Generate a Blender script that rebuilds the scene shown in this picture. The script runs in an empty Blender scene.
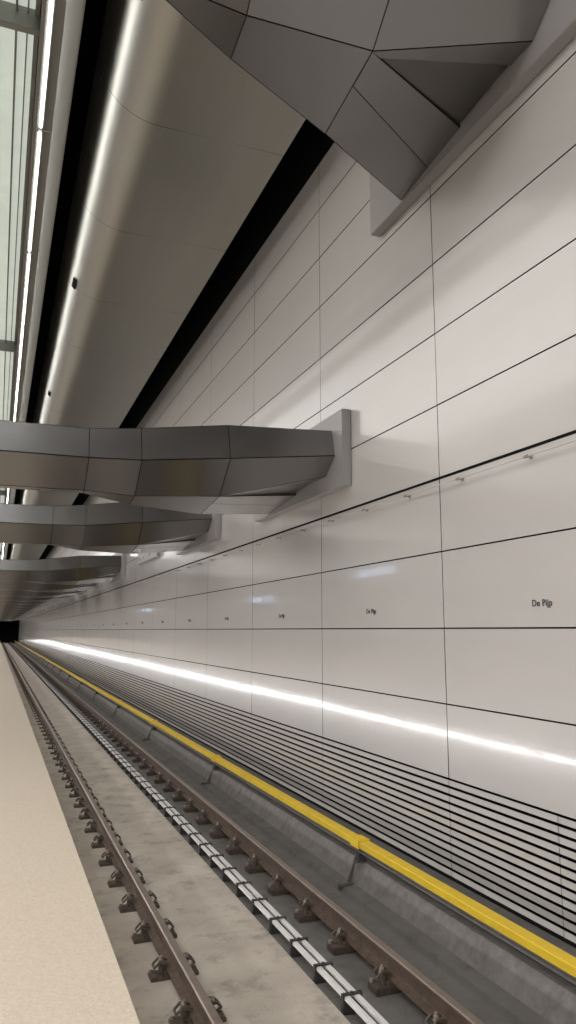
import bpy, bmesh, math, random
from mathutils import Vector, Matrix
random.seed(3)
scene = bpy.context.scene
scene.view_settings.view_transform = 'Standard'
COL = scene.collection
CZ = 2.62           # eye height above the track bed (platform 1.12 + 1.5)
W = 4.4             # wall plane
YE = 165.0          # station end
Y0 = -3.0

# ------------------------------------------------------------------ materials
def mat(name, color, rough=.5, metal=0., noise=0., nscale=5., bump=0., bscale=40., coat=0., stretch=(1,1,1), col2=None, emis=None, estr=0., spec=.5, coatr=.05, stain=None):
    m = bpy.data.materials.new(name); m.use_nodes = True
    nt = m.node_tree; b = nt.nodes['Principled BSDF']
    b.inputs['Base Color'].default_value = (*color, 1)
    b.inputs['Roughness'].default_value = rough
    b.inputs['Metallic'].default_value = metal
    b.inputs['Specular IOR Level'].default_value = spec
    b.inputs['Coat Weight'].default_value = coat
    b.inputs['Coat Roughness'].default_value = coatr
    if emis:
        b.inputs['Emission Color'].default_value = (*emis, 1)
        b.inputs['Emission Strength'].default_value = estr
    if noise or bump:
        g = nt.nodes.new('ShaderNodeNewGeometry')
        mp = nt.nodes.new('ShaderNodeMapping'); mp.inputs['Scale'].default_value = stretch
        nt.links.new(g.outputs['Position'], mp.inputs['Vector'])
    if noise:
        n = nt.nodes.new('ShaderNodeTexNoise'); n.inputs['Scale'].default_value = nscale
        n.inputs['Detail'].default_value = 6; n.inputs['Roughness'].default_value = .65
        nt.links.new(mp.outputs[0], n.inputs['Vector'])
        r = nt.nodes.new('ShaderNodeValToRGB')
        r.color_ramp.elements[0].position = .32; r.color_ramp.elements[1].position = .68
        c2 = col2 or tuple(c * (1 - noise) for c in color)
        r.color_ramp.elements[0].color = (*c2, 1); r.color_ramp.elements[1].color = (*color, 1)
        nt.links.new(n.outputs['Fac'], r.inputs['Fac'])
        out = r.outputs['Color']
        if stain:
            n3 = nt.nodes.new('ShaderNodeTexNoise'); n3.inputs['Scale'].default_value = stain[1]
            n3.inputs['Detail'].default_value = 8; n3.inputs['Roughness'].default_value = .7
            nt.links.new(mp.outputs[0], n3.inputs['Vector'])
            r3 = nt.nodes.new('ShaderNodeValToRGB'); r3.color_ramp.elements[0].position=.52; r3.color_ramp.elements[1].position=.70
            r3.color_ramp.elements[0].color=(0,0,0,1); r3.color_ramp.elements[1].color=(.7,.7,.7,1)
            nt.links.new(n3.outputs['Fac'], r3.inputs['Fac'])
            mx = nt.nodes.new('ShaderNodeMix'); mx.data_type='RGBA'
            nt.links.new(r3.outputs['Color'], mx.inputs[0]); nt.links.new(out, mx.inputs[6]); mx.inputs[7].default_value=(*stain[0],1)
            out = mx.outputs[2]
        nt.links.new(out, b.inputs['Base Color'])
    if bump:
        n2 = nt.nodes.new('ShaderNodeTexNoise'); n2.inputs['Scale'].default_value = bscale
        n2.inputs['Detail'].default_value = 4
        nt.links.new(mp.outputs[0], n2.inputs['Vector'])
        bp = nt.nodes.new('ShaderNodeBump'); bp.inputs['Strength'].default_value = bump; bp.inputs['Distance'].default_value = .01
        nt.links.new(n2.outputs['Fac'], bp.inputs['Height']); nt.links.new(bp.outputs['Normal'], b.inputs['Normal'])
    return m

M_wall = mat('enamel_panel', (.59,.567,.547), rough=.30, noise=.06, nscale=.5, metal=.10, bump=.03, bscale=2.5, stretch=(1,1,3), coat=.85, coatr=.07)
# streaky, vertically brushed gloss on the wall panels
nt = M_wall.node_tree; b = nt.nodes['Principled BSDF']
g_ = nt.nodes.new('ShaderNodeNewGeometry'); mp_ = nt.nodes.new('ShaderNodeMapping'); mp_.inputs['Scale'].default_value = (1, 14, .6)
n_ = nt.nodes.new('ShaderNodeTexNoise'); n_.inputs['Scale'].default_value = 1.3; n_.inputs['Detail'].default_value = 5
mr_ = nt.nodes.new('ShaderNodeMapRange'); mr_.inputs['From Min'].default_value=.38; mr_.inputs['From Max'].default_value=.62
mr_.inputs['To Min'].default_value=.045; mr_.inputs['To Max'].default_value=.15
nt.links.new(g_.outputs['Position'], mp_.inputs['Vector']); nt.links.new(mp_.outputs[0], n_.inputs['Vector'])
nt.links.new(n_.outputs['Fac'], mr_.inputs['Value']); nt.links.new(mr_.outputs[0], b.inputs['Coat Roughness'])

M_gap = mat('dark_joint', (.006,.006,.007), rough=.9, spec=.1)
M_black = mat('black_void', (.003,.003,.003), rough=.9, spec=.1)
M_strut = mat('satin_cladding', (.285,.28,.282), rough=.24, metal=.92)
M_strut_shade = mat('recess_shade_cladding', (.17,.165,.165), rough=.35, metal=.85)  # darker cladding, paints the shade of the recess between the strut arms
M_plate = mat('plate_grey', (.37,.358,.355), rough=.4, metal=.3)
M_soffit = mat('soffit_metal', (.49,.485,.445), rough=.34, metal=.97, noise=.06, nscale=.5, bump=.008, bscale=1.2, stretch=(6,.5,6))
M_conc = mat('bed_concrete', (.45,.405,.345), rough=.75, noise=.3, nscale=1.5, bump=.4, bscale=30, col2=(.32,.28,.235), stain=((.13,.108,.087),3.2))
M_concd = mat('dark_concrete', (.135,.127,.118), rough=.85, noise=.3, nscale=3., bump=.4, bscale=30, stain=((.055,.05,.045),3.5))
M_kerb = mat('kerb_concrete', (.20,.187,.172), rough=.9, noise=.35, nscale=8., bump=.8, bscale=18, stain=((.09,.082,.072),6.))
M_plat = mat('platform_stone', (.665,.575,.46), rough=.6, noise=.22, nscale=70., bump=.08, bscale=120)
M_rust = mat('rail_rust', (.085,.054,.036), rough=.8, metal=.0, noise=.55, nscale=18)
M_head = mat('rail_head', (.26,.21,.175), rough=.48, metal=.6, noise=.25, nscale=8)
M_clip = mat('fastener_steel', (.12,.09,.07), rough=.65, metal=.2, noise=.5, nscale=30)
M_bolt = mat('bolt_steel', (.38,.33,.28), rough=.45, metal=.6)
M_yel = mat('yellow_cover', (.82,.565,.03), rough=.55, noise=.14, nscale=6., col2=(.71,.485,.03))
M_white = mat('silver_conduit', (.62,.61,.595), rough=.42, metal=.15)
M_rubber = mat('black_clamp', (.03,.028,.028), rough=.6)
M_steel = mat('galvanised', (.28,.27,.26), rough=.45, metal=.6, noise=.2, nscale=20)
M_cable = mat('cable_steel', (.5,.49,.48), rough=.4, metal=.5)
M_frame = mat('frame_aluminium', (.30,.30,.28), rough=.4, metal=.5)
M_dsteel = mat('dull_steel', (.17,.165,.16), rough=.6, metal=.4, noise=.3, nscale=20)
M_led = mat('led', (1,1,1), emis=(1,.98,.965), estr=31)
M_led2 = mat('led_top', (1,1,1), emis=(1,.98,.97), estr=22)
M_soffit_glow = mat('soffit_glow', (1,1,1), emis=(1,.98,.95), estr=14)  # extra emitter added to give the curved soffit edge its highlight
M_glass = mat('luminous_glass', (.5,.56,.48), rough=.12, emis=(.92,1.0,.88), estr=.47, noise=.35, nscale=.8)
M_fill = mat('added_fill_panel', (.8,.8,.8), rough=.4, emis=(1,.98,.96), estr=7.6)  # glow added on the unseen platform ceiling to light the near wall
M_fill_dim = mat('added_fill_panel_dim', (.8,.8,.8), rough=.4, emis=(1,.98,.96), estr=1.7)  # same added glow, dimmer where the wall would mirror it
M_disp = mat('display_face', (.2,.3,.5), rough=.3, emis=(.6,.78,1), estr=3.0)
M_text = mat('lettering', (.03,.03,.04), rough=.5)

# ------------------------------------------------------------------ helpers
def obj_from_bm(name, bm, mats, smooth=False):
    bmesh.ops.recalc_face_normals(bm, faces=bm.faces)
    me = bpy.data.meshes.new(name); bm.to_mesh(me); bm.free()
    for m in mats: me.materials.append(m)
    if smooth:
        for p in me.polygons: p.use_smooth = True
    o = bpy.data.objects.new(name, me); COL.objects.link(o); return o

def tag(o, label=None, cat=None, kind=None, group=None):
    if label: o['label'] = label
    if cat: o['category'] = cat
    if kind: o['kind'] = kind
    if group: o['group'] = group
    return o

def box(bm, x0,x1,y0,y1,z0,z1, mi=0, bev=0):
    vs = [bm.verts.new((x,y,z)) for x in (x0,x1) for y in (y0,y1) for z in (z0,z1)]
    idx = [(0,1,3,2),(4,6,7,5),(0,4,5,1),(2,3,7,6),(0,2,6,4),(1,5,7,3)]
    fs = []
    for i in idx:
        f = bm.faces.new([vs[k] for k in i]); f.material_index = mi; fs.append(f)
    if bev:
        es = list({e for f in fs for e in f.edges})
        bmesh.ops.bevel(bm, geom=es, offset=bev, segments=2, affect='EDGES')
    return fs

def loft(bm, secs, mi=0, cap=True, closed=True):
    rings = [[bm.verts.new(p) for p in s] for s in secs]
    n = len(rings[0]); out = []
    for a, b in zip(rings, rings[1:]):
        for i in range(n if closed else n-1):
            j = (i+1) % n
            f = bm.faces.new((a[i],a[j],b[j],b[i])); f.material_index = mi; out.append(f)
    if cap and closed:
        f = bm.faces.new(rings[0][::-1]); f.material_index = mi; out.append(f)
        f = bm.faces.new(rings[-1]); f.material_index = mi; out.append(f)
    return out

def cyl(bm, c, r, h, n=12, axis='Z', mi=0):
    ret = bmesh.ops.create_cone(bm, cap_ends=True, segments=n, radius1=r, radius2=r, depth=h)
    R = Matrix.Identity(4)
    if axis == 'X': R = Matrix.Rotation(math.pi/2, 4, 'Y')
    if axis == 'Y': R = Matrix.Rotation(math.pi/2, 4, 'X')
    bmesh.ops.transform(bm, matrix=Matrix.Translation(c) @ R, verts=ret['verts'])
    for v in ret['verts']:
        for f in v.link_faces: f.material_index = mi

def empty(name, loc):
    e = bpy.data.objects.new(name, None); e.empty_display_size = .2; e.location = loc
    COL.objects.link(e); return e

# ------------------------------------------------------------------ right wall
bm = bmesh.new()
zl = [CZ + k*W for k in (-.34,-.172,.004,.188,.369,.555,.743,.931,1.12,1.305,1.49,1.668)]
yl = [3.65 - 3.2*2 + 3.2*i for i in range(0, 53)]
grid = [[bm.verts.new((W, y, z)) for z in zl] for y in yl]
faces = []
for i in range(len(yl)-1):
    for j in range(len(zl)-1):
        faces.append(bm.faces.new((grid[i][j], grid[i][j+1], grid[i+1][j+1], grid[i+1][j])))
bm.normal_update()
for f in faces:
    if f.normal.x > 0: f.normal_flip()
r = bmesh.ops.inset_individual(bm, faces=faces, thickness=.008, depth=.008)
for f in r['faces']: f.material_index = 1
# every panel hangs with its own tiny tilt; horizontal joints a little wider
for f in faces:
    zm = sum(v.co.z for v in f.verts)/4
    ym = sum(v.co.y for v in f.verts)/4
    t = random.uniform(-.0006,.0006); u = random.uniform(-.0008,.0008)
    for v in f.verts:
        v.co.x += (t if v.co.z > zm else -t) + (u if v.co.y > ym else -u)
        v.co.z += -.002 if v.co.z > zm else .002
box(bm, W-.014, W+.01, yl[0], yl[-1], zl[4]-.014, zl[4]+.014, 1)
zt = CZ - .337*W; zb = CZ - .553*W
n = 12; p = (zt - zb)/n
for i in range(len(yl)-1):
    a, b = yl[i]+.006, yl[i+1]-.006
    segs = [(a,b)]
    if abs(a-3.656) < .01: segs = [(a, 5.24),(5.25, b)]
    for (s,e) in segs:
        for k in range(n):
            z1 = zt - k*p - p*.35
            box(bm, W-.012, W-.006, s, e, z1 - p*.65, z1, 0)
box(bm, W+.05, W+.3, yl[0], yl[-1], -.2, CZ+8.7, 1)
box(bm, W-.012, W+.05, yl[0], yl[-1], -.0, zb-.01, 1)
wall = obj_from_bm('wall_right', bm, [M_wall, M_gap, M_kerb])
tag(wall, 'pale glossy metal panel wall with dark joints and slotted louvres', kind='structure')

# ------------------------------------------------------------------ track bed, kerb, platform
bm = bmesh.new()
def strip(x0,z0,x1,z1,mi):
    vs=[bm.verts.new(v) for v in ((x0,Y0,z0),(x1,Y0,z1),(x1,YE,z1),(x0,YE,z0))]
    f=bm.faces.new(vs); f.material_index=mi
strip(.3,0,2.38,0,0); strip(2.38,0,2.40,-.03,1); strip(2.40,-.03,3.16,-.03,1)
strip(3.16,-.03,3.18,-.08,1); strip(3.18,-.08,3.50,-.08,1); strip(3.50,-.08,3.52,-.03,1); strip(3.52,-.03,3.66,-.01,1)
strip(3.66,-.01,3.78,.19,2); strip(3.78,.19,3.86,.19,2); strip(3.86,.19,W,.15,1)
strip(.3,-.3,W+.3,-.3,1)
bed = obj_from_bm('floor', bm, [M_conc, M_concd, M_kerb])
tag(bed, 'stained grey concrete track bed with drainage channel and kerb', kind='structure')

bm = bmesh.new()
zp = CZ-1.5
box(bm, -9, .603, Y0, YE, zp-.22, zp, 0)
box(bm, -9, .30, Y0, YE, -.3, zp-.221, 1)
plat = obj_from_bm('floor.001', bm, [M_plat, M_kerb])
tag(plat, 'sandy speckled stone station platform', kind='structure')

# ------------------------------------------------------------------ ceiling
ZS = CZ + 7.34
R_ = .92
XA = 1.84
prof = [(3.79, ZS+.5),(3.79, ZS),(2.8, ZS),(XA, ZS)]
for i in range(1, 15):
    a = math.radians(i*100/14)
    prof.append((XA - R_*math.sin(a), ZS + R_ - R_*math.cos(a)))
bm = bmesh.new()
ys = [3.65 - 6.4 + 3.2*i for i in range(0, 53)]
rings = [[bm.verts.new((x,y,z)) for x,z in prof] for y in ys]
for a,b in zip(rings, rings[1:]):
    for i in range(len(prof)-1):
        bm.faces.new((a[i],a[i+1],b[i+1],b[i]))
seam = [e for e in bm.edges if len(e.link_faces)==2 and abs(e.verts[0].co.y-e.verts[1].co.y)<1e-4]
me_b = bmesh.ops.bevel(bm, geom=seam, offset=.005, segments=1, affect='EDGES')
for f in me_b['faces']: f.material_index = 1
for k in range(18):
    yy = 7.9 + 8.4*k
    a = math.radians(44)
    c = Vector((XA-(R_+.002)*math.sin(a),yy,ZS+R_-(R_+.002)*math.cos(a)))
    t = Vector((-math.cos(a),0,math.sin(a))); nn = Vector((-math.sin(a),0,-math.cos(a)))
    vs=[bm.verts.new(c+t*u*.06+Vector((0,v*.24,0))+nn*.012) for u,v in ((-1,-1),(1,-1),(1,1),(-1,1))]
    f=bm.faces.new(vs); f.material_index=1
sof = obj_from_bm('ceiling', bm, [M_soffit, M_gap])
for pl in sof.data.polygons:
    if pl.center.x < XA and pl.material_index==0: pl.use_smooth = True
tag(sof, 'curved brushed metal soffit running along the track', kind='structure')
bm = bmesh.new()
box(bm, .4, W+.3, Y0, YE, CZ+8.9, CZ+9.1, 0)
box(bm, .42, .5, Y0, YE, CZ+7.75, CZ+8.9, 0)
cb = obj_from_bm('ceiling.001', bm, [M_black]); tag(cb, 'black upper ceiling void', kind='structure')
bm = bmesh.new(); box(bm, .36, .60, Y0, YE, CZ+7.62, CZ+7.75, 0, .02); box(bm, .10,.36,Y0,YE,CZ+7.62,CZ+7.75,0)
tr = obj_from_bm('trim_1', bm, [M_frame]); tag(tr, 'slim metal edge profile along the ceiling light', kind='structure')
bm = bmesh.new(); bm2 = bmesh.new(); bm3 = bmesh.new()
y = Y0
while y < YE-1:
    box(bm, -.9, .06, y+.04, y+12.76, CZ+8.4, CZ+8.45, 0)
    box(bm2, -1.1, .1, y-.08, y+.04, CZ+8.1, CZ+8.5, 0)
    y += 12.8
box(bm3, -8.9, -1.1, Y0, 2.6, CZ+8.3, CZ+8.35, 0)
box(bm3, -8.9, -1.1, 2.6, YE, CZ+8.3, CZ+8.35, 1)
for x,wd in ((-.5,.04),(-.22,.03),(-.07,.02),(.03,.06)): box(bm2, x, x+wd, Y0, YE, CZ+8.3, CZ+8.5, 0)
box(bm2, -1.1,-.9,Y0,YE,CZ+8.2,CZ+8.5,0)
box(bm2, -9, .42, Y0, YE, CZ+8.5, CZ+8.7, 0)
g = obj_from_bm('window_1', bm, [M_glass]); tag(g, 'long greenish glass ceiling panes', kind='structure')
g2 = obj_from_bm('trim_2', bm2, [M_frame]); tag(g2, 'grey metal frame of the glass ceiling', kind='structure')
g3 = obj_from_bm('ceiling.002', bm3, [M_fill, M_fill_dim]); tag(g3, 'unseen white ceiling above the platform with glow added to light the wall', kind='structure')
bm = bmesh.new(); box(bm, -9.3,-9, Y0, YE, -.3, CZ+9, 0)
wl = obj_from_bm('wall_left', bm, [M_plate]); tag(wl, 'pale panel wall beyond the platform', kind='structure')
bm = bmesh.new()
box(bm, -9, .62, YE, YE+.4, zp, CZ+9, 0)
box(bm, .62, W+.3, YE, YE+.4, CZ+2.4, CZ+9, 0)
box(bm, .4, W+.3, YE+8, YE+8.3, -.3, CZ+2.6, 1)
box(bm, .4, .62, YE+.4, YE+8, -.3, CZ+2.6, 1); box(bm, W, W+.3, YE+.4, YE+8, -.3, CZ+2.6, 1)
box(bm, .4, W+.3, YE+.4, YE+8, CZ+2.4, CZ+2.6, 1)
we = obj_from_bm('wall_end', bm, [M_plate, M_black]); tag(we, 'station end wall with black tunnel portal', kind='structure')

# hanging platform displays
for (yy,zz) in ((20.4,1.55),(31.0,1.1),(58,1.3)):
    root=empty('hanging_display',(-2.0,yy,CZ+zz))
    bm=bmesh.new(); box(bm,-.08,.08,-1.4,1.4,0,.40,0,.01)
    h=obj_from_bm('display_housing',bm,[M_dsteel]); h.parent=root
    bm=bmesh.new(); box(bm,.081,.086,-1.34,1.34,.08,.32,0)
    h=obj_from_bm('display_screen',bm,[M_disp]); h.parent=root
    for s in (-.9,.9):
        bm=bmesh.new(); cyl(bm,(0,s,.40+(8.3-zz-.40)/2),.02,8.3-zz-.40,10)
        h=obj_from_bm('hanger_rod',bm,[M_dsteel]); h.parent=root
    tag(root,'blue-white lit platform display hanging on two rods','display',group='hanging platform displays')

# ------------------------------------------------------------------ LED luminaires
y = 3.0; first=None
while y < YE-4:
    if first is None:
        root = empty('linear_ceiling_lamp', (.2, y, CZ+7.47))
        bm = bmesh.new(); box(bm, -.05,.05,0,3.99,.0,.15,0)
        box(bm, .03,.05,0,3.99,-.07,.0,0)          # lip added to keep the lamp's reflection off the wall
        box(bm, .05,.17,0,3.99,.02,.03,0)          # shelf added to block the added side glow towards the wall
        h = obj_from_bm('lamp_housing', bm, [M_frame]); h.parent = root
        bm = bmesh.new(); box(bm, -.013,.013,.02,3.88,-.02,.0,0)
        d = obj_from_bm('diffuser', bm, [M_led2]); d.parent = root
        bm = bmesh.new(); box(bm, .05,.056,.02,3.97,.05,.12,0)
        d2 = obj_from_bm('added_soffit_glow', bm, [M_soffit_glow]); d2.parent = root
        first = (root,h,d,d2)
    else:
        root = first[0].copy(); root.location = (.2,y,CZ+7.47); COL.objects.link(root)
        for c in first[1:]:
            cc = c.copy(); cc.parent = root; COL.objects.link(cc)
    tag(root,'slim white linear ceiling lamp above the platform edge','lamp',group='linear lamps along the platform edge')
    y += 4.0
first=None; y = Y0
while y < YE-3.3:
    if first is None:
        root = empty('edge_strip_light', (.30, y, .60))
        bm = bmesh.new(); box(bm, 0,.04,0,3.18,-.07,.12,0,.006); box(bm,.03,.17,0,3.18,-.075,-.06,0)  # lower lip added to keep the strip's light off the near bed
        h = obj_from_bm('light_housing', bm, [M_steel]); h.parent = root
        bm = bmesh.new(); box(bm, .04,.055,.01,3.17,-.03,.028,0)
        d = obj_from_bm('diffuser', bm, [M_led]); d.parent = root
        first=(root,h,d)
    else:
        root = first[0].copy(); root.location = (.30,y,.60); COL.objects.link(root)
        for c in first[1:]:
            cc=c.copy(); cc.parent=root; COL.objects.link(cc)
    tag(root,'white strip light under the platform nosing','lamp',group='strip lights under the platform edge')
    y += 3.2

# ------------------------------------------------------------------ struts
def S(x, pts): return [(x, y-9.0, CZ+z) for y,z in pts]
B_ = [(9.395,2.49),(9.3,2.10),(9.716,1.764),(9.85,1.751),(10.05,2.10),(10.0,2.49)]
C_ = [(9.41,2.56),(9.3,2.12),(9.768,1.742),(10.208,1.699),(10.5,2.12),(10.4,2.56)]
D_ = [(9.42,2.72),(9.3,2.24),(9.82,1.82),(10.84,1.72),(11.15,2.2),(11.05,2.72)]
XD = 2.76
def clad(bm, secs, cap=True, mi=0):
    fs = loft(bm, secs, mi=mi, cap=cap)
    bmesh.ops.recalc_face_normals(bm, faces=fs)
    r = bmesh.ops.inset_individual(bm, faces=fs, thickness=.006, depth=.006)
    for f in r['faces']: f.material_index = 1
def make_parts():
    parts=[]
    bm=bmesh.new(); clad(bm,[S(-6,B_),S(-3.4,B_),S(-1.2,B_),S(.95,B_),S(1.6,C_),S(XD,D_)])
    parts.append(obj_from_bm('strut_body',bm,[M_strut,M_gap]))
    bm=bmesh.new()
    clad(bm,[S(XD+.003,[(9.42,2.72),(9.3,2.24),(9.82,1.82),(9.9,1.82),(9.9,2.72)]),
             S(4.25,[(9.34,2.76),(9.25,2.39),(9.54,2.155),(9.85,2.15),(9.85,2.76)])])
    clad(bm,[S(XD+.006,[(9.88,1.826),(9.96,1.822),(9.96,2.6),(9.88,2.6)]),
             S(4.24,[(9.85,2.17),(10.72,2.12),(10.72,2.7),(9.85,2.7)])], mi=2)  # web closing the hollow, recess shade put into its colour
    parts.append(obj_from_bm('strut_arm',bm,[M_strut,M_gap,M_strut_shade]))
    bm=bmesh.new()
    clad(bm,[S(XD+.003,[(10.0,2.70),(9.83,1.819),(10.22,1.781),(10.84,1.720),(11.15,2.2),(11.05,2.72)]),
             S(4.25,[(10.72,2.76),(10.7,2.08),(11.34,2.018),(11.94,1.959),(12.2,2.36),(12.1,2.76)])])
    parts.append(obj_from_bm('strut_arm',bm,[M_strut,M_gap]))
    bm=bmesh.new(); box(bm,4.25,4.385,.0,3.75,CZ+1.93,CZ+3.0,0,.006)
    p=obj_from_bm('wall_plate',bm,[M_plate]); p['label']='light grey mounting plate'
    parts.append(p)
    return parts
parts = make_parts()
locs = [(0, 4.32, 3.13)] + [(0, 9.0+6.4*i, 0) for i in range(24) if i != 2]
for k,l in enumerate(locs):
    e = empty('ceiling_strut', l)
    tag(e,'faceted grey metal-clad forked cross strut bolted to the panel wall','beam',
        group='faceted cross struts')
    if k==0: e['label']='high faceted grey metal-clad strut above the others on the wall'
    for p in parts:
        c = p if k==0 else p.copy()
        if k: COL.objects.link(c)
        c.parent = e
# bare mounting plate between the second and third lower struts
bm=bmesh.new(); box(bm,4.28,4.385,0,3.2,0,.62,0,.006)
for yy in (.35,1.1,2.1,2.85):
    for zz in (.15,.47): cyl(bm,(4.275,yy,zz),.03,.03,6,'X')
o=obj_from_bm('mounting_plate',bm,[M_plate]); o.location=(0,21.9,CZ+2.15)
tag(o,'bare light grey mounting plate bolted to the panel wall','plate')

# ------------------------------------------------------------------ rails
def rail(x, zb_):
    h=[(-.065,0),(.065,0),(.065,.012),(.014,.03),(.009,.035),(.009,.118),(.032,.127),(.033,.150),(.025,.16),(-.025,.16),(-.033,.150),(-.032,.127),(-.009,.118),(-.009,.035),(-.014,.03),(-.065,.012)]
    root = empty('rail',(x,0,zb_+.06))
    bm=bmesh.new(); fs=loft(bm,[[(a,Y0,b) for a,b in h],[(a,YE,b) for a,b in h]])
    for f in fs:
        if min(v.co.z for v in f.verts)>=.149: f.material_index=1
    o=obj_from_bm('rail_body',bm,[M_rust,M_head]); o.parent=root
    tag(root,'rust-brown steel running rail on clamped baseplates','rail')
XR=(1.42,2.925)
rail(XR[0],0); rail(XR[1],0)

def plate_bm(bm):
    box(bm,-.185,.185,-.072,.072,-.03,.028,0,.006)
    box(bm,-.085,.085,-.068,.068,.028,.056,0)
def clamp_bm(bm,s):
    # shoulder, two spring legs bending over the rail foot, and the rear loop
    box(bm,min(s*.086,s*.110),max(s*.086,s*.110),-.045,.045,.028,.098,0,.006)
    for yo in (-.038,.038):
        q=[(s*.045,.105),(s*.075,.115),(s*.12,.118),(s*.155,.086)]
        loft(bm,[[(xx,yo-.009,zz-.009),(xx,yo+.009,zz-.009),(xx,yo+.009,zz+.009),(xx,yo-.009,zz+.009)] for xx,zz in q])
    box(bm,min(s*.146,s*.163),max(s*.146,s*.163),-.047,.047,.074,.094,0,.006)
def bolt_bm(bm,s):
    cyl(bm,(s*.099,0,.10),.011,.10,10); cyl(bm,(s*.099,0,.118),.020,.026,6); cyl(bm,(s*.099,0,.103),.026,.006,12)
def bolt2_bm(bm,s):
    cyl(bm,(s*.166,.04,.038),.016,.028,6)
FP=[]
bm=bmesh.new(); plate_bm(bm); FP.append(obj_from_bm('baseplate',bm,[M_clip]))
for s in (-1,1):
    bm=bmesh.new(); clamp_bm(bm,s); FP.append(obj_from_bm('rail_clamp',bm,[M_clip]))
    bm=bmesh.new(); bolt_bm(bm,s); FP.append(obj_from_bm('bolt',bm,[M_bolt]))
    bm=bmesh.new(); bolt2_bm(bm,s); FP.append(obj_from_bm('bolt',bm,[M_bolt]))
bm=bmesh.new(); plate_bm(bm)
for s in (-1,1): clamp_bm(bm,s); bolt_bm(bm,s); bolt2_bm(bm,s)
J=obj_from_bm('rail_fastener',bm,[M_clip]); Jm=J.data; bpy.data.objects.remove(J)
used=False
stuff=bmesh.new()
for xi,x in enumerate(XR):
    for k in range(int((YE-Y0)/.75)+4):
        y=3.15+.75*k
        if y>YE-.2: break
        if k<28:
            e=empty('rail_fastener',(x,y,0))
            for p in FP:
                c=p if not used else p.copy()
                if used: COL.objects.link(c)
                c.parent=e
            used=True
        elif k<150:
            e=bpy.data.objects.new('rail_fastener',Jm); COL.objects.link(e); e.location=(x,y,0)
        else:
            box(stuff,x-.19,x-.08,y-.085,y+.085,0,.1); box(stuff,x+.08,x+.19,y-.085,y+.085,0,.1); continue
        tag(e,'rusty bolted baseplate clamping the running rail','rail fastener',group='rail fasteners on the track bed')
so=obj_from_bm('distant_rail_fasteners',stuff,[M_clip]); tag(so,'far row of rusty rail baseplates','rail fastener','stuff')

# ------------------------------------------------------------------ twin silver conduit with clamps
root=empty('track_conduit',(2.48,0,-.03))
for s in (-.038,.038):
    bm=bmesh.new(); box(bm,s-.024,s+.024,Y0,YE,.085,.118,0,.009)
    o=obj_from_bm('conduit_tube',bm,[M_white]); o.parent=root
tag(root,'pair of silvery conduits clamped between the rails','cable')
def clampc(bm,y):
    box(bm,-.075,.075,y-.025,y+.025,0,.085,0,.006)
    box(bm,-.072,.072,y-.018,y+.018,.119,.127,0)
    for s in (-1,1): box(bm,min(s*.062,s*.075),max(s*.062,s*.075),y-.018,y+.018,.08,.127,0)
    cyl(bm,(0,y,.131),.011,.012,6)
bm=bmesh.new(); clampc(bm,0)
c0=obj_from_bm('conduit_clamp',bm,[M_rubber])
for k in range(100):
    o=c0 if k==0 else c0.copy()
    if k: COL.objects.link(o)
    o.location=(0,3.2+.5*k,0); o.parent=root
bm=bmesh.new(); y=3.2+50
while y<YE-.3:
    clampc(bm,y); y+=.5
o=obj_from_bm('conduit_clamp',bm,[M_rubber]); o.parent=root; o['kind']='stuff'

# ------------------------------------------------------------------ third rail with yellow cover
XT=3.745
root=empty('conductor_rail',(XT,0,.215))
prof=[(-.050,.075),(-.058,.137),(-.054,.142),(.054,.142),(.058,.137),(.058,.065),(.050,.065),(.050,.134),(-.050,.134),(-.042,.075)]
bm=bmesh.new(); loft(bm,[[(a,Y0,b+.065) for a,b in prof],[(a,YE,b+.065) for a,b in prof]])
o=obj_from_bm('rail_cover',bm,[M_yel]); o.parent=root; o['label']='yellow protective cover'
h=[(-.035,.03),(.035,.03),(.035,.04),(.012,.05),(.012,.09),(.03,.1),(.03,.12),(-.03,.12),(-.03,.1),(-.012,.09),(-.012,.05),(-.035,.04)]
bm=bmesh.new(); loft(bm,[[(a,Y0,b+.055) for a,b in h],[(a,YE,b+.055) for a,b in h]])
o=obj_from_bm('rail_body',bm,[M_steel]); o.parent=root
tag(root,'conductor rail under a long yellow protective cover','conductor rail')
first=None
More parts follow.
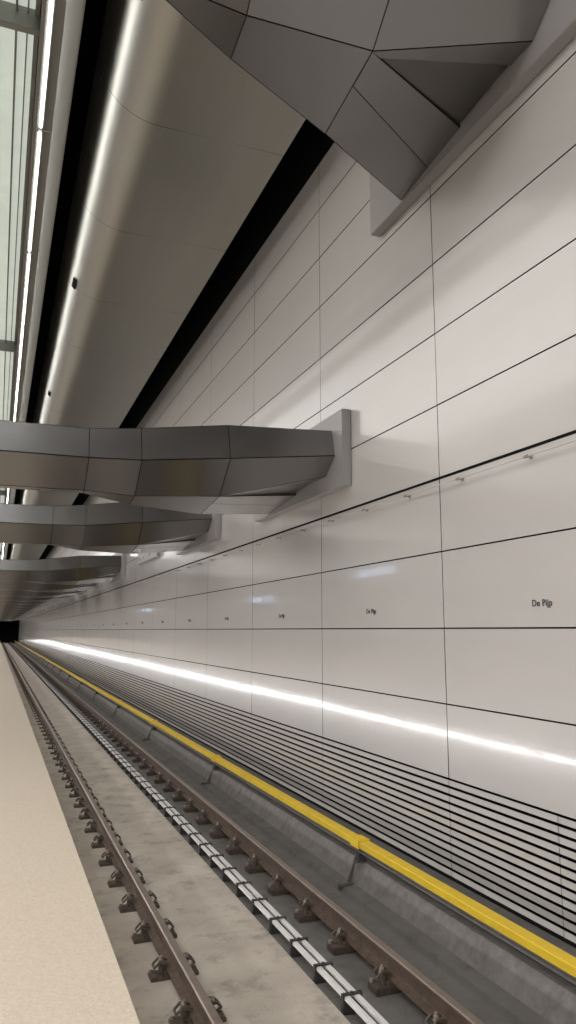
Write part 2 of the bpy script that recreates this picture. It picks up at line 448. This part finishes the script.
for k in range(29):
    y=1.95+5.65*k
    if y>YE-1: break
    if first is None:
        bm=bmesh.new()
        box(bm,-.28,-.10,-.045,.045,-.240,-.208,0,.004)
        q=[(-.16,-.21),(-.11,-.21),(-.06,-.02),(.06,-.02),(.06,.06),(-.055,.06)]
        a_=[bm.verts.new((x_,-.009,z_)) for x_,z_ in q]; b_=[bm.verts.new((x_,.009,z_)) for x_,z_ in q]
        bm.faces.new(a_); bm.faces.new(b_[::-1])
        for i in range(len(q)):
            j=(i+1)%len(q); bm.faces.new((a_[i],b_[i],b_[j],a_[j]))
        box(bm,-.08,.06,-.035,.035,-.025,-.008,0)
        a=obj_from_bm('bracket',bm,[M_dsteel]); a['label']='dull grey steel support bracket'
        bm=bmesh.new(); loft(bm,[[(-.04,-.05,-.005),(.05,-.05,-.005),(.05,.05,-.005),(-.04,.05,-.005)],[(-.02,-.03,.08),(.03,-.03,.08),(.03,.03,.08),(-.02,.03,.08)]])
        b=obj_from_bm('insulator',bm,[M_rubber]); b.parent=a
        bm=bmesh.new(); cyl(bm,(-.25,.02,-.20),.013,.02,6)
        d=obj_from_bm('bolt',bm,[M_bolt]); d.parent=a
        bm=bmesh.new(); box(bm,-.066,.066,-.10,.10,.208,.220,0,.002); box(bm,-.071,-.059,-.10,.10,.130,.217,0,.002); cyl(bm,(.0,.05,.225),.015,.022,8); cyl(bm,(.0,-.05,.225),.015,.022,8)
        c=obj_from_bm('cover_joint',bm,[M_yel])
        first=(a,b,d,c)
    else:
        a=first[0].copy(); COL.objects.link(a)
        for q in first[1:3]:
            cc=q.copy(); cc.parent=a; COL.objects.link(cc)
        c=first[3].copy(); COL.objects.link(c)
    a.parent=root; c.parent=root; a.location=(0,y,0); c.location=(0,y,0)

# ------------------------------------------------------------------ wall cable and standoffs
zc=CZ+1.53
root=empty('wall_cable',(W-.07,0,zc))
bm=bmesh.new(); cyl(bm,(0,(Y0+YE)/2,0),.006,YE-Y0,8,'Y'); o=obj_from_bm('cable',bm,[M_cable],True); o.parent=root
tag(root,'thin steel cable running along the panel wall','cable')
def so_bm(bm,y):
    cyl(bm,(.035,y,0),.009,.055,8,'X'); cyl(bm,(.055,y,0),.022,.008,12,'X'); cyl(bm,(-.001,y,0),.016,.05,10,'Y')
bm=bmesh.new(); so_bm(bm,0)
c0=obj_from_bm('cable_standoff',bm,[M_bolt])
for k in range(100):
    o=c0 if k==0 else c0.copy()
    if k: COL.objects.link(o)
    o.location=(0,3.2+1.07*k,0); o.parent=root
bm=bmesh.new(); y=3.2+107
while y<YE-1: so_bm(bm,y); y+=1.07
o=obj_from_bm('cable_standoff',bm,[M_bolt]); o.parent=root; o['kind']='stuff'

# ------------------------------------------------------------------ lettering
cu=bpy.data.curves.new('t','FONT'); cu.body='De Pijp'; cu.size=.082; cu.align_x='CENTER'; cu.extrude=.0015; cu.offset=.0010; cu.space_character=1.08
to=bpy.data.objects.new('t',cu); COL.objects.link(to)
bpy.context.view_layer.update()
tm=bpy.data.meshes.new_from_object(to.evaluated_get(bpy.context.evaluated_depsgraph_get()))
tm.materials.clear(); tm.materials.append(M_text)
bpy.data.objects.remove(to)
Rm=Matrix(((0,0,-1,0),(-1,0,0,0),(0,1,0,0),(0,0,0,1)))
for k in range(48):
    o=bpy.data.objects.new('station_name_lettering',tm); COL.objects.link(o)
    o.matrix_world=Matrix.Translation((W-.012,5.3+3.2*k-.0,CZ+.205))@Rm
    tag(o,'dark De Pijp station name lettering on the wall panel','lettering',group='station name lettering on the wall')

# ------------------------------------------------------------------ world and camera
w=bpy.data.worlds.new('World'); scene.world=w; w.use_nodes=True
bg=w.node_tree.nodes['Background']; bg.inputs[0].default_value=(1,.98,.97,1); bg.inputs[1].default_value=.6
cam=bpy.data.cameras.new('Camera'); co=bpy.data.objects.new('Camera',cam); COL.objects.link(co)
cam.sensor_fit='VERTICAL'; cam.sensor_height=36; cam.lens=36*750/1024; cam.clip_end=500
yaw=math.atan(292/759.2); pit=math.atan(118/750)
fw=Vector((math.sin(yaw)*math.cos(pit),math.cos(yaw)*math.cos(pit),math.sin(pit)))
co.location=(0,0,CZ); co.rotation_euler=fw.to_track_quat('-Z','Y').to_euler()
scene.camera=co
